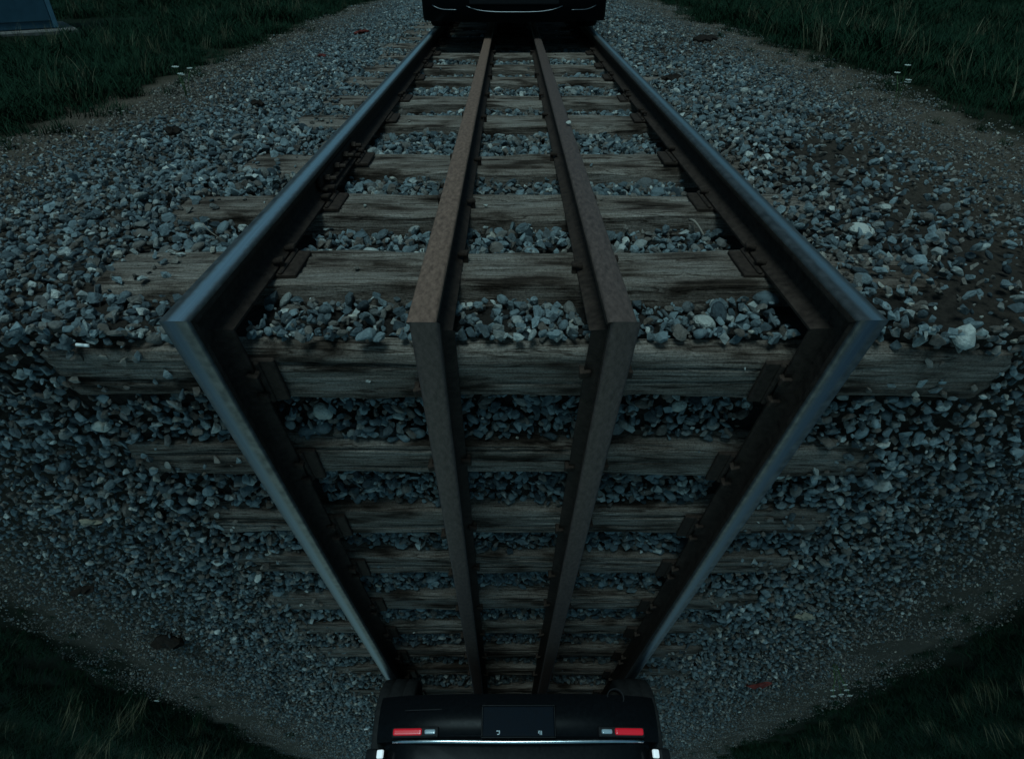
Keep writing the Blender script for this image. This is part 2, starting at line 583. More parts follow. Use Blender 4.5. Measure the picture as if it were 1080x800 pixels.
def scatter_group(coll):
    ng = bpy.data.node_groups.new('scatter_' + coll.name, 'GeometryNodeTree')
    ng.interface.new_socket('Geometry', in_out='INPUT', socket_type='NodeSocketGeometry')
    ng.interface.new_socket('Geometry', in_out='OUTPUT', socket_type='NodeSocketGeometry')
    n, l = ng.nodes, ng.links
    gi, go = n.new('NodeGroupInput'), n.new('NodeGroupOutput')
    ci = n.new('GeometryNodeCollectionInfo')
    ci.inputs['Collection'].default_value = coll
    ci.inputs['Separate Children'].default_value = True
    ci.inputs['Reset Children'].default_value = True
    ip = n.new('GeometryNodeInstanceOnPoints')
    ip.inputs['Pick Instance'].default_value = True

    def named(nm, dt):
        a = n.new('GeometryNodeInputNamedAttribute')
        a.data_type = dt
        a.inputs['Name'].default_value = nm
        return a.outputs[0]
    er = n.new('FunctionNodeEulerToRotation')
    l.new(named('rot', 'FLOAT_VECTOR'), er.inputs[0])
    l.new(gi.outputs[0], ip.inputs['Points'])
    l.new(ci.outputs[0], ip.inputs['Instance'])
    l.new(named('pick', 'INT'), ip.inputs['Instance Index'])
    l.new(er.outputs[0], ip.inputs['Rotation'])
    l.new(named('scl', 'FLOAT_VECTOR'), ip.inputs['Scale'])
    l.new(ip.outputs[0], go.inputs[0])
    return ng


def scatter(name, pts, rot, scl, pick, group, M):
    me = bpy.data.meshes.new(name)
    n = len(pts)
    me.vertices.add(n)
    me.vertices.foreach_set('co', np.asarray(pts, np.float32).ravel())
    for nm, ty, key, arr in (('rot', 'FLOAT_VECTOR', 'vector', rot), ('scl', 'FLOAT_VECTOR', 'vector', scl), ('pick', 'INT', 'value', pick)):
        a = me.attributes.new(nm, ty, 'POINT')
        a.data.foreach_set(key, np.asarray(arr, np.int32 if ty == 'INT' else np.float32).ravel())
    me.update()
    o = link(name, me, None, None, M)
    md = o.modifiers.new('scatter', 'NODES')
    md.node_group = group
    return o


# ------------------------------------------------------------------ layout data (metres, measured along the track from the fold)
RAILS = (-0.772, 0.770)
GUARDS = (-0.231, 0.224)
TIE_TOP = -0.130
LAY = {
    'U': dict(F=FU, ties=[0.565, 1.122, 1.704, 2.512, 3.061, 3.833, 4.381, 5.080, 5.733, 6.3, 6.9, 7.45,  7.8, 8.4, 9.0, 9.6, 10.2, 10.8, 11.4, 12.0],
              tw=0.26, wid=[0.245, 0.235, 0.27, 0.275, 0.265], seed=1),
    'L': dict(F=FL, ties=[0.370, 0.830, 1.303, 1.743, 2.254, 2.726, 3.225, 3.72,  4.36, 4.87, 5.38, 5.9, 6.42, 6.95, 7.5, 8.0, 8.5],
              tw=0.20, wid=[0.198, 0.175, 0.19, 0.19, 0.20], seed=2),
}
for k, d in LAY.items():
    rr = random.Random(40 + d['seed'])
    d['tie'] = []
    for i, u in enumerate(d['ties']):
        w = d['wid'][i] if i < len(d['wid']) else d['tw'] * rr.uniform(0.92, 1.06)
        d['tie'].append(dict(u=u, w=w, L=2.52 + rr.uniform(-0.06, 0.06), x=rr.uniform(-0.035, 0.035), yaw=rr.uniform(-0.008, 0.008) * (0.3 if i == 0 else 1),
                             dz=rr.uniform(-0.006, 0.002), seed=rr.randrange(9999)))
    if k == 'L':
        d['tie'][0].update(L=2.66, x=-0.03)


def vnoise(x, y, s, seed):
    """cheap smooth value noise on arrays"""
    x = np.asarray(x) * s + seed * 17.3
    y = np.asarray(y) * s + seed * 9.1
    xi, yi = np.floor(x).astype(np.int64), np.floor(y).astype(np.int64)
    xf, yf = x - xi, y - yi

    def hsh(a, b):
        h = (a * 374761393 + b * 668265263 + seed * 974711) & 0x7fffffff
        h = ((h ^ (h >> 13)) * 1274126177) & 0x7fffffff
        return (h & 0xffff) / 65535.0
    u, v = xf * xf * (3 - 2 * xf), yf * yf * (3 - 2 * yf)
    return (hsh(xi, yi) * (1 - u) + hsh(xi + 1, yi) * u) * (1 - v) + (hsh(xi, yi + 1) * (1 - u) + hsh(xi + 1, yi + 1) * u) * v


def ground_h(x, u, seed):
    heap = 0.045 * np.clip((x - 0.84) / 0.12, 0, 1) * np.clip((2.3 - x) / 0.9, 0, 1) * (0.55 + 0.9 * vnoise(x, u, 1.7, 77)) if seed == 1 else 0.0
    """ground surface below the rail head"""
    ax = np.abs(x)
    h = heap - 0.205 + 0.042 * np.clip((ax - 0.82) / 0.4, 0, 1)
    h = h - 0.09 * np.clip((ax - 1.45) / 1.3, 0, 1) ** 1.2
    h = h + 0.03 * (vnoise(x, u, 2.2, seed) - 0.5) + 0.022 * (vnoise(x, u, 6.0, seed + 5) - 0.5)
    far = np.clip((ax - 2.7) / 3.0, 0, 1)
    h = h - 0.05 * far + far * 0.10 * (vnoise(x, u, 0.5, seed + 9) - 0.5)
    return h


GRASS_EDGE = {'U': (-2.58, 2.78), 'L': (-2.92, 3.02)}      # in each frame's own x (the lower one is mirrored)


def edge_x(key, u, side):
    base = GRASS_EDGE[key][0 if side < 0 else 1]
    return base + 0.45 * (vnoise(u, u * 0 + side * 3.0, 0.8, 31 + (key == 'L') * 7) - 0.5) + 0.2 * (vnoise(u, u * 0 + side, 3.1, 5) - 0.5)


def make_ground(key, name, label):
    d = LAY[key]
    xs = np.concatenate([-np.geomspace(120, 6.2, 16), np.arange(-6, 6.01, 0.10), np.geomspace(6.2, 120, 16)])
    us = np.concatenate([[0.0], np.arange(0.06, 15.0, 0.09), np.geomspace(15.3, 240, 22)])
    X, U = np.meshgrid(xs, us)
    Hh = ground_h(X, U, d['seed'])
    fade = np.clip((np.abs(X) - 5.0) / 3, 0, 1)
    near = np.clip(1 - U / 0.25, 0, 1)
    Hh = Hh * (1 - near) + near * (ground_h(X, U * 0, 50) * (1 - fade) + fade * -0.30)   # both sheets share the fold's outline
    U2 = U + fold_u(Hh) - (X * YAW_L if key == 'L' else 0) - 0.004 * (U == 0)
    v = np.stack([X, U2, Hh], -1).reshape(-1, 3)
    nx = len(xs)
    f = []
    for i in range(len(us) - 1):
        for j in range(nx - 1):
            a = i * nx + j
            f.append((a, a + 1, a + nx + 1, a + nx))
    o = link(name, mesh_py(name, v, f, True, ground_material(key)), None, None, d['F'])
    tag(o, label, None, None, 'structure')
    return o


make_ground('U', 'ground', 'level dirt ground under the upper stretch of track')
make_ground('L', 'slope', 'dirt ground folding down under the lower stretch of track')

ANG = [stone_mesh('stone', 100 + i, M_STONE, R.choice((11, 13, 16)), (1, R.uniform(0.6, 0.9), R.uniform(0.38, 0.7))) for i in range(18)]
RND = [stone_mesh('stone', 300 + i, M_STONE, 0, (1, R.uniform(0.7, 0.9), R.uniform(0.4, 0.6)), True) for i in range(4)]
PEB = [stone_mesh('pebble', 400 + i, M_PEBBLE, 11, (1, R.uniform(0.7, 0.9), R.uniform(0.5, 0.7))) for i in range(6)]
NG_STONE = scatter_group(source_collection('stone_source', ANG + RND + PEB))
NA, NRD, NP = len(ANG), len(RND), len(PEB)


def make_gravel(key, label, umax):
    d = LAY[key]
    seed = d['seed']
    rg = np.random.default_rng(500 + seed)
    area = 6.6 * umax
    P, S, K = [], [], []
    for layer, (dens, smin, smax, zoff) in enumerate([(700, 0.034, 0.056, 0.000), (620, 0.030, 0.064, 0.016), (480, 0.014, 0.030, 0.020), (14, 0.064, 0.092, 0.016)]):
        n = int(dens * area)
        x = rg.uniform(-3.3, 3.3, n)
        u = rg.uniform(0.0, umax, n)
        if layer < 2:                                   # even spread: jittered grid
            st = 1 / math.sqrt(dens)
            gx, gu = np.meshgrid(np.arange(-3.3, 3.3, st), np.arange(0, umax, st))
            x = gx.ravel() + rg.uniform(-0.55, 0.55, gx.size) * st
            u = gu.ravel() + rg.uniform(-0.55, 0.55, gx.size) * st
        ax = np.abs(x)
        eL, eR = edge_x(key, u, -1), edge_x(key, u, 1)
        inside = np.where(x < 0, x - eL, eR - x)        # distance to the grass
        dirt = vnoise(x, u, 1.3, 60 + seed) * 0.6 + vnoise(x, u, 4.0, 66 + seed) * 0.4
        cover = np.clip((inside - (-0.45 if key == 'U' else 0.35) - (0.65 * (x > 0) if key == 'U' else 0.0)) / 0.6, 0, 1)   # sparse by the dirt strip
        if key == 'U':                                   # right shoulder is trodden with patches of bare dirt
            cover = np.where((x > 0.9), cover * np.clip(1.25 - 1.7 * np.clip(dirt - 0.35, 0, 1) * np.clip((x - 0.8) / 0.6, 0, 1) * 2.0, 0.2, 1), cover)
        keep = (rg.random(len(x)) < cover * (0.94 if layer != 2 else 0.6) + (0.06 if layer != 2 else 0.40)) & (inside > -0.22)
        x, u = x[keep], u[keep]
        sc = rg.uniform(smin, smax, len(x)) * (1 - 0.48 * np.clip((np.abs(x) - 1.1) / 1.2, 0, 1)) * (0.86 + 0.14 * np.clip(u - 0.3, 0, 1))
        h = ground_h(x, u, seed) + zoff + rg.uniform(0, 0.014, len(x)) + sc * 0.12
        # nothing inside sleepers or rails
        ok = np.ones(len(x), bool)
        for t in d['tie']:
            cxn = np.abs(x - t['x']) < t['L'] / 2 - 0.01
            inn = np.abs(u - t['u']) < t['w'] / 2 + sc * 0.30
            ok &= ~(cxn & inn & (h < TIE_TOP + 0.004))
        for rx in RAILS + GUARDS:
            ok &= np.abs(x - rx) > np.where(h > -0.135, 0.056 + sc * 0.35, 0.040)
        ok &= u > fold_u(h) - 0.018
        x, u, h, sc = x[ok], u[ok], h[ok], sc[ok]
        k = np.where(rg.random(len(x)) < 0.86, rg.integers(0, NA, len(x)), rg.integers(NA, NA + NRD, len(x)))
        insd = np.where(x < 0, x - edge_x(key, u, -1), edge_x(key, u, 1) - x)
        brown = rg.random(len(x)) < np.clip(1.0 - insd / np.where((x > 0) | (key == 'L'), 1.5, 0.8), np.where((x > 0.85) | ((key == 'L') & (np.abs(x) > 1.2)), 0.24, 0.06), 0.92)
        k = np.where(brown, rg.integers(NA + NRD, NA + NRD + NP, len(x)), k)
        sc = np.where(brown, sc * 0.75, sc)
        P.append(np.stack([x, u, h], -1))
        S.append(np.stack([sc, sc * rg.uniform(0.8, 1.15, len(x)), sc * rg.uniform(0.8, 1.2, len(x))], -1))
        K.append(k)
    # fine dirty gravel on the trodden strip beside the grass
    for side in (-1, 1):
        m = int(3300 * 1.5 * umax)
        u = rg.uniform(0.2, umax, m)
        e = edge_x(key, u, side)
        ins = rg.uniform(-0.25, 1.25, m)
        x = e - side * ins
        dens = np.clip(1.2 - np.abs(ins - 0.4) / 0.8, 0.05, 1) * np.clip(0.15 + 1.5 * vnoise(x, u, 3.5, 140 + seed), 0, 1)
        if key == 'U' and side < 0:
            dens = dens * 0.6
        ok = rg.random(m) < dens
        x, u = x[ok], u[ok]
        sc = 0.006 + 0.016 * rg.random(len(x)) ** 2
        P.append(np.stack([x, u, ground_h(x, u, seed) + sc * 0.2], -1))
        S.append(np.stack([sc, sc, sc], -1))
        K.append(np.where(rg.random(len(x)) < 0.3, rg.integers(0, NA, len(x)), rg.integers(NA + NRD, NA + NRD + NP, len(x))))
    # stones kicked up onto the sleepers, mostly on their outer ends
    for t in d['tie']:
        m = 46
        x = t['x'] + rg.choice([-1, 1], m) * (t['L'] / 2 - np.abs(rg.normal(0, 0.16, m)))
        x = np.where(rg.random(m) < 0.2, rg.uniform(-1.2, 1.2, m), x)
        u = t['u'] + rg.uniform(-0.48, 0.48, m) * t['w']
        sc = rg.uniform(0.012, 0.045, m)
        ok = (np.abs(np.abs(x) - 0.77) > 0.13) & (np.abs(np.abs(x) - 0.228) > 0.08) & ((np.abs(x) > 0.9) | (sc < 0.026))
        x, u, sc = x[ok], u[ok], sc[ok]
        P.append(np.stack([x, u, TIE_TOP + t['dz'] + sc * 0.2], -1))
        S.append(np.stack([sc, sc, sc], -1))
        K.append(np.where(rg.random(len(x)) < 0.7, rg.integers(0, NA, len(x)), rg.integers(NA + NRD, NA + NRD + NP, len(x))))
    P, S, K = np.concatenate(P), np.concatenate(S), np.concatenate(K)
    n = len(P)
    rot = np.stack([rg.normal(0, 0.6, n), rg.normal(0, 0.6, n), rg.uniform(0, 6.283, n)], -1)
    o = scatter('gravel', P, rot, S, K, NG_STONE, d['F'])
    tag(o, label, 'gravel', None, 'stuff')
    print('gravel', key, n)
    return o


make_gravel('U', 'blue grey crushed stone ballast on the level upper ground', 14.5)
make_gravel('L', 'darker crushed stone ballast on the lower ground hanging below the fold', 11.0)


# ------------------------------------------------------------------ railway tracks
def rail_profile():
    head = [(0.0, 0.0006)]
    for k in range(1, 4):
        head.append((0.0225 * k / 3, 0.0006 - 0.0014 * (k / 3) ** 2))
    for k in range(1, 6):
        a = math.radians(85 - 17 * k)
        head.append((0.0240 + 0.0100 * math.cos(a), -0.0108 + 0.0100 * math.sin(a)))
    rest = [(0.0345, -0.024), (0.032, -0.029), (0.011, -0.034), (0.0075, -0.044), (0.0075, -0.080), (0.011, -0.091), (0.032, -0.099), (0.051, -0.105), (0.055, -0.108), (0.055, -0.1155)]
    half = head + rest
    return half


def rail_mesh(name, u_end, mats, top_limit, wear=0.0, seed=0):
    half = rail_profile()
    prof = half + [(-x, z) for x, z in reversed(half) if x > 1e-6]
    n = len(prof)
    us = [None, 0.35, 0.8, 1.4, 2.2, 3.2, 4.5, 6.0, 8.0, 10.0, u_end]
    v = []
    for iu, u in enumerate(us):
        for x, z in prof:
            uu = fold_u(z) if u is None else u + 0.3
            jx = 0.0 if u is None else 0.0016 * mnoise.noise(Vector((uu * 0.9, seed, 0)))
            v.append((x + jx, uu, z - (wear * max(0, x / 0.035) if z > -0.02 else 0)))
    f, mi = [], []
    for i in range(len(us) - 1):
        for j in range(n):
            k = (j + 1) % n
            f.append((i * n + j, i * n + k, (i + 1) * n + k, (i + 1) * n + j))
            mi.append(0 if (prof[j][1] > top_limit and prof[k][1] > top_limit) else 1)
    f.append(tuple((len(us) - 1) * n + j for j in range(n)))
    mi.append(1)
    f.append(tuple(range(n - 1, -1, -1)))
    mi.append(1)
    me = mesh_py(name, v, f, False)
    for m in mats:
        me.materials.append(m)
    me.polygons.foreach_set('material_index', mi)
    sm = [True] * len(f)
    sm[-1] = sm[-2] = False
    me.polygons.foreach_set('use_smooth', sm)
    # sharp edges at the underside so smooth shading stays crisp
    bm = bmesh.new()
    bm.from_mesh(me)
    bmesh.ops.recalc_face_normals(bm, faces=bm.faces)
    for e in bm.edges:
        if len(e.link_faces) == 2 and e.calc_face_angle(0) > math.radians(38):
            e.smooth = False
    bm.to_mesh(me)
    bm.free()
    return me


def sleeper_mesh(t):
    """hewn timber with checks along the grain, worn edges and ragged ends"""
    r = random.Random(t['seed'])
    L, w, th = t['L'], t['w'], 0.17
    nx, ny = 84, 26
    cracks = []
    for _ in range(r.randint(9, 15)):
        a = r.uniform(-L / 2, L / 2)
        cracks.append((r.uniform(-w * 0.46, w * 0.46), a, a + r.uniform(0.3, 1.3), r.uniform(0.006, 0.024), r.uniform(-0.02, 0.02), r.uniform(0.003, 0.007)))
    s0 = Vector((t['seed'] * 0.37, t['seed'] * 0.11, 0))
    ys = [(-1 + 2 * j / ny) for j in range(ny + 1)]
    rows = []
    for i in range(nx + 1):
        x = -L / 2 + L * i / nx
        e0 = 0.012 * mnoise.noise(Vector((x * 3.0, 1.0, 0)) + s0) + 0.006 * mnoise.noise(Vector((x * 14.0, 2.0, 0)) + s0)
        e1 = 0.012 * mnoise.noise(Vector((x * 3.0, 7.0, 0)) + s0) + 0.006 * mnoise.noise(Vector((x * 14.0, 8.0, 0)) + s0)
        row = []
        wear0 = max(0, mnoise.noise(Vector((x * 2.3, 20.0, 0)) + s0)) * 0.05 + 0.006
        wear1 = max(0, mnoise.noise(Vector((x * 2.3, 27.0, 0)) + s0)) * 0.035 + 0.005
        for yy in ys:
            y = yy * w / 2 + (e0 * (1 - yy) / 2 + e1 * (1 + yy) / 2)
            z = 0.004 * mnoise.noise(Vector((x * 2.5, y * 9, 3)) + s0) + 0.0025 * mnoise.noise(Vector((x * 5, y * 60, 5)) + s0)
            for cy, a, b2, dp, sl, cw in cracks:
                if a < x < b2:
                    q = (y - cy - sl * (x - a)) / cw
                    if abs(q) < 2.2:
                        z -= dp * math.exp(-q * q) * min(1, (x - a) * 8, (b2 - x) * 8)
            db = (1 + yy) * w / 2
            df = (1 - yy) * w / 2
            z -= wear0 * math.exp(-db / 0.012) + wear1 * math.exp(-df / 0.012)
            xx = x
            if i in (0, nx):
                xx += (0.03 if i == 0 else -0.03) * (0.5 + mnoise.noise(Vector((y * 16, i, 9)) + s0)) + (1 if i == 0 else -1) * 0.02 * max(0, abs(yy) - 0.7) / 0.3
                z -= 0.008
            row.append((xx, y, z))
        rows.append(row)
    v = []
    m = ny + 1
    for row in rows:
        v += row
        v.append((row[-1][0], row[-1][1] + 0.004, -th * 0.5))
        v.append((row[-1][0], row[-1][1], -th))
        v.append((row[0][0], row[0][1], -th))
        v.append((row[0][0], row[0][1] - 0.004, -th * 0.5))
    n = m + 4
    f = []
    for i in range(nx):
        for j in range(n):
            k = (j + 1) % n
            f.append((i * n + j, (i + 1) * n + j, (i + 1) * n + k, i * n + k))
    f.append(tuple(range(n)))
    f.append(tuple(nx * n + j for j in range(n - 1, -1, -1)))
    zt = TIE_TOP + t['dz']                       # a sleeper at the fold is cut off along the mitre
    v = [(a, b2, max(c, -(t['u'] + b2 - 0.012) / CTN - zt)) for a, b2, c in v]
    return mesh_py('sleeper', v, f, False, M_WOOD)


def tie_plate_mesh():
    bm = bmesh.new()
    box_bm(bm, (0, 0, -0.0075), (0.225, 0.175, 0.0145), 0.003)
    for s in (-1, 1):
        box_bm(bm, (s * 0.067, 0, 0.003), (0.015, 0.175, 0.011), 0.004)
    return mesh_bm('tie_plate', bm, False, M_RUST)


def spike_mesh():
    bm = bmesh.new()
    box_bm(bm, (0, 0, -0.018), (0.014, 0.014, 0.045), 0.002)
    box_bm(bm, (-0.008, 0, 0.008), (0.033, 0.027, 0.013), 0.005, Matrix.Rotation(math.radians(-10), 3, 'Y'), 2)
    return mesh_bm('spike', bm, False, M_RUST)


def clip_mesh():
    """bent spring clip that sticks up beside the rail foot"""
    v, f = tube([(0.0, -0.05, 0), (0.01, -0.02, 0.028), (0.035, 0.0, 0.045), (0.07, 0.02, 0.04), (0.08, 0.03, 0.010), (0.07, 0.045, -0.008)], 0.006, 8)
    return mesh_py('rail_clip', v, f, True, M_RUST)


def joint_bar_mesh(side):
    bm = bmesh.new()
    box_bm(bm, (0, 0, -0.062), (0.016, 0.60, 0.042), 0.005)
    box_bm(bm, (side * 0.014, 0, -0.088), (0.030, 0.60, 0.013), 0.004)
    for k in range(4):
        y = -0.24 + k * 0.16
        g = bmesh.ops.create_cone(bm, cap_ends=True, segments=6, radius1=0.015, radius2=0.015, depth=0.022)
        bmesh.ops.transform(bm, matrix=Matrix.Translation((side * 0.02, y, -0.061)) @ Matrix.Rotation(math.pi / 2, 4, 'Y'), verts=g['verts'])
        g = bmesh.ops.create_cone(bm, cap_ends=True, segments=10, radius1=0.009, radius2=0.009, depth=0.05)
        bmesh.ops.transform(bm, matrix=Matrix.Translation((side * 0.03, y, -0.061)) @ Matrix.Rotation(math.pi / 2, 4, 'Y'), verts=g['verts'])
    return mesh_bm('joint_bar', bm, False, M_RUST)


ME_PLATE, ME_SPIKE, ME_CLIP = tie_plate_mesh(), spike_mesh(), clip_mesh()


def make_track(key, label, u_end):
    d = LAY[key]
    T = tag(empty('railway_track', d['F']), label, 'railway track', 'stretches of the folded track')
    rmat = (M_STEEL, M_RUST)
    for i, rx in enumerate(RAILS):
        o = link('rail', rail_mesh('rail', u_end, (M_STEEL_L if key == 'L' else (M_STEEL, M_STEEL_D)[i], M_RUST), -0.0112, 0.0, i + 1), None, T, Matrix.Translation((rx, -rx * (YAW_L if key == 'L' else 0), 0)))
        inner = 1 if rx < 0 else -1
        if key == 'U' and i == 0:
            jb = link('joint_bar', joint_bar_mesh(inner), None, o, Matrix.Translation((inner * 0.020, 1.45, 0)))
    for i, gx in enumerate(GUARDS):
        gm = M_GUARD if (i == 0 and key == 'U') else M_GUARD_W
        o = link('guard_rail', rail_mesh('guard_rail', u_end, (gm, M_RUST), -0.0112, 0.004 * (i if key == 'U' else 0), i + 5), None, T, Matrix.Translation((gx, 0.0195 - gx * (YAW_L if key == 'L' else 0), -0.0145)))
    rr = random.Random(d['seed'] * 77)
    for t in d['tie']:
        S = link('sleeper', sleeper_mesh(t), None, T, Matrix.Translation((t['x'], t['u'], TIE_TOP + t['dz'])) @ Matrix.Rotation(t['yaw'], 4, 'Z'))
        iv = Matrix.Translation((-t['x'], 0, -t['dz'] - TIE_TOP))
        for rx in RAILS:
            link('tie_plate', ME_PLATE, None, S, iv @ Matrix.Translation((rx, 0, -0.1162)))
            for sx in (-1, 1):
                for sy in (-1, 1):
                    if rr.random() < 0.85:
                        link('spike', ME_SPIKE, None, S, iv @ Matrix.Translation((rx + sx * (0.064), sy * 0.05 + rr.uniform(-.015, .015), -0.106 + rr.uniform(0, .016))) @ Matrix.Rotation((0 if sx > 0 else math.pi) + rr.uniform(-.2, .2), 4, 'Z'))
        for gx in GUARDS:
            for sx in (-1, 1):
                if rr.random() < 0.9:
                    link('spike', ME_SPIKE, None, S, iv @ Matrix.Translation((gx + sx * 0.064, rr.uniform(-.06, .06), -0.119 + rr.uniform(0, .010))) @ Matrix.Rotation((0 if sx > 0 else math.pi) + rr.uniform(-.2, .2), 4, 'Z'))
    return T


make_track('U', 'four railed track on wooden sleepers running level to the car at the top', 14.0)
make_track('L', 'folded down four railed track on sleepers running to the car at the bottom', 10.5)


# ------------------------------------------------------------------ grass
def tuft_mesh(name, seed, nb, hmin, hmax, spread, lean, material):
    r = random.Random(seed)
    v, f, att = [], [], []
    for _ in range(nb):
        a = r.uniform(0, 6.283)
        px, py = r.gauss(0, spread), r.gauss(0, spread)
        hh = r.uniform(hmin, hmax)
        w = r.uniform(0.0022, 0.0048)
        ln = lean * r.uniform(0.3, 1.3) * hh
        dx, dy = math.cos(a), math.sin(a)
        sx, sy = -dy, dx
        b0 = len(v)
        val = r.random()
        K = 4
        for k in range(K + 1):
            q = k / K
            cx_, cy_ = px + dx * ln * q * q, py + dy * ln * q * q
            z = hh * (q - 0.22 * lean * q * q * q) - 0.01
            ww = w * (1 - q ** 1.6) + 0.0004
            v += [(cx_ - sx * ww, cy_ - sy * ww, z), (cx_ + sx * ww, cy_ + sy * ww, z)]
            att += [val, val]
        for k in range(K):
            f.append((b0 + 2 * k, b0 + 2 * k + 1, b0 + 2 * k + 3, b0 + 2 * k + 2))
    me = mesh_py(name, v, f, True, material)
    at = me.attributes.new('blade', 'FLOAT', 'POINT')
    at.data.foreach_set('value', att)
    return me


TUFTS = [tuft_mesh('tuft', 700 + i, 70, 0.05, 0.17, 0.07, 0.9, M_GRASS) for i in range(4)]
TUFTS += [tuft_mesh('tall_tuft', 720 + i, 64, 0.08, 0.27, 0.07, 0.95, M_GRASS) for i in range(4)]
TUFTS += [tuft_mesh('dry_tuft', 740 + i, 22, 0.16, 0.40, 0.045, 0.4, M_DRY) for i in range(2)]
NG_GRASS = scatter_group(source_collection('tuft_source', TUFTS))


def make_grass(key, side, label, xmax, umax, dens):
    d = LAY[key]
    rg = np.random.default_rng(900 + d['seed'] * 10 + (side > 0))
    n = int(dens * (xmax - 2.3) * umax)
    x = side * rg.uniform(2.3, xmax, n)
    u = rg.uniform(0.3, umax, n)
    e = edge_x(key, u, side)
    inside = (x - e) * side
    keep = rg.random(n) < np.clip((inside + 0.25) / 0.75, 0, 1) ** 1.5 * (0.35 + 0.65 * np.clip((vnoise(x, u, 0.9, 90 + d['seed']) - 0.2) * 2.2, 0, 1))
    if key == 'U' and side < 0:                        # cabinet slab stands clear
        keep &= ~((x < -5.5) & (u > 6.7 + 0.5 * vnoise(x, u, 1.1, 3)) & (u < 10.6))
    stray = (rg.random(n) < 0.035) & (inside > -0.55)
    keep |= stray
    x, u, inside = x[keep], u[keep], inside[keep]
    h = ground_h(x, u, d['seed'])
    tall = np.clip(inside / 1.2, 0, 1) * (0.3 + 0.7 * vnoise(x, u, 0.7, 97))
    p = rg.random(len(x))
    k = np.where(p < tall * 0.9, rg.integers(4, 8, len(x)), rg.integers(0, 4, len(x)))
    k = np.where((rg.random(len(x)) < 0.035) & (inside > 0.2), rg.integers(8, 10, len(x)), k)
    sc = rg.uniform(0.65, 1.3, len(x)) * np.clip(0.45 + inside * 0.9, 0.35, 1) * (0.55 + 0.8 * vnoise(x, u, 0.6, 33))
    S = np.stack([sc, sc, sc * rg.uniform(0.8, 1.2, len(x))], -1)
    rot = np.stack([rg.normal(0, 0.12, len(x)), rg.normal(0, 0.12, len(x)), rg.uniform(0, 6.283, len(x))], -1)
    o = scatter('grass', np.stack([x, u, h], -1), rot, S, k, NG_GRASS, d['F'])
    tag(o, label, 'grass', None, 'stuff')
    print('grass', key, side, len(x))


make_grass('U', -1, 'tall dark grass left of the upper track around the blue cabinet', 13, 19, 75)
make_grass('U', 1, 'dark grass right of the upper track', 13, 19, 75)
make_grass('L', -1, 'dark grass beside the lower track in the bottom right corner', 9, 13, 90)
make_grass('L', 1, 'dark grass beside the lower track in the bottom left corner', 9, 13, 90)


# ------------------------------------------------------------------ car (local: rear towards -y, origin under the middle of the rear contact line)
def body_mesh():
    # y, half width, bottom, shoulder height, roof height, roof half width
    st = [(-0.46, 0.62, 0.42, 0.80, 0.86, 0.52), (-0.43, 0.70, 0.30, 0.92, 1.02, 0.58), (-0.34, 0.76, 0.24, 0.95, 1.30, 0.60), (-0.16, 0.82, 0.22, 0.96, 1.46, 0.60), (0.15, 0.875, 0.22, 0.96, 1.51, 0.61),
          (0.6, 0.885, 0.22, 0.95, 1.53, 0.62), (1.2, 0.885, 0.21, 0.93, 1.53, 0.62), (1.8, 0.885, 0.21, 0.92, 1.48, 0.61), (2.25, 0.88, 0.21, 0.91, 1.28, 0.63), (2.65, 0.875, 0.21, 0.90, 1.00, 0.66),
          (3.0, 0.87, 0.21, 0.86, 0.95, 0.62), (3.35, 0.84, 0.22, 0.80, 0.89, 0.58), (3.56, 0.76, 0.24, 0.72, 0.80, 0.52), (3.66, 0.64, 0.32, 0.62, 0.68, 0.44)]
    rings = []
    for y, w, zb, zs, zr, wr in st:
        w *= 0.93
        half = [(0, zb), (w * 0.55, zb), (w * 0.86, zb + 0.015), (w * 0.965, zb + 0.06), (w, zb + 0.2), (w, (zb + zs) / 2 + 0.1), (w * 0.985, zs - 0.06), (w * 0.955, zs),
                (wr + (w - wr) * 0.55, zs + (zr - zs) * 0.42), (wr + 0.03, zr - (zr - zs) * 0.16), (wr * 0.86, zr - 0.012), (wr * 0.5, zr), (0, zr + 0.004)]
        ring = [(x, y, z) for x, z in half] + [(-x, y, z) for x, z in reversed(half[1:-1])]
        rings.append(ring)
    v, f = loft(rings)
    me = mesh_py('body', v, f, True, M_PAINT)
    bm = bmesh.new()
    bm.from_mesh(me)
    bmesh.ops.recalc_face_normals(bm, faces=bm.faces)
    bm.to_mesh(me)
    bm.free()
    return me


def bumper_mesh(name, prof, w, curve, y0, sgn, n=28, material=None):
    """bar swept across the car: prof is a closed list of (out, z); ends wrap round the corners"""
    rings = []
    for i in range(n + 1):
        s = -1 + 2 * i / n
        x = w * math.sin(s * math.pi / 2 * 0.985) if abs(s) > 0 else 0.0
        back = curve * (abs(x) / w) ** 5 + 0.03 * (x / w) ** 2
        back += 0.20 * max(0, (abs(s) - 0.86) / 0.14)
        rings.append([(x, y0 + sgn * (o - back), z) for o, z in prof])
    v, f = loft(rings)
    me = mesh_py(name, v, f, True, material)
    bm = bmesh.new()
    bm.from_mesh(me)
    bmesh.ops.recalc_face_normals(bm, faces=bm.faces)
    for e in bm.edges:
        if len(e.link_faces) == 2 and e.calc_face_angle(0) > math.radians(50):
            e.smooth = False
    bm.to_mesh(me)
    bm.free()
    return me


def revolve(prof, seg=36):
    """profile (axis x, radius) round the x axis"""
    rings = []
    for k in range(seg):
        a = 2 * math.pi * k / seg
        rings.append([(x, r * math.cos(a), r * math.sin(a)) for x, r in prof])
    n = len(prof)
    v = [p for r in rings for p in r]
    f = []
    for k in range(seg):
        k2 = (k + 1) % seg
        for j in range(n - 1):
            f.append((k * n + j, k * n + j + 1, k2 * n + j + 1, k2 * n + j))
    return v, f


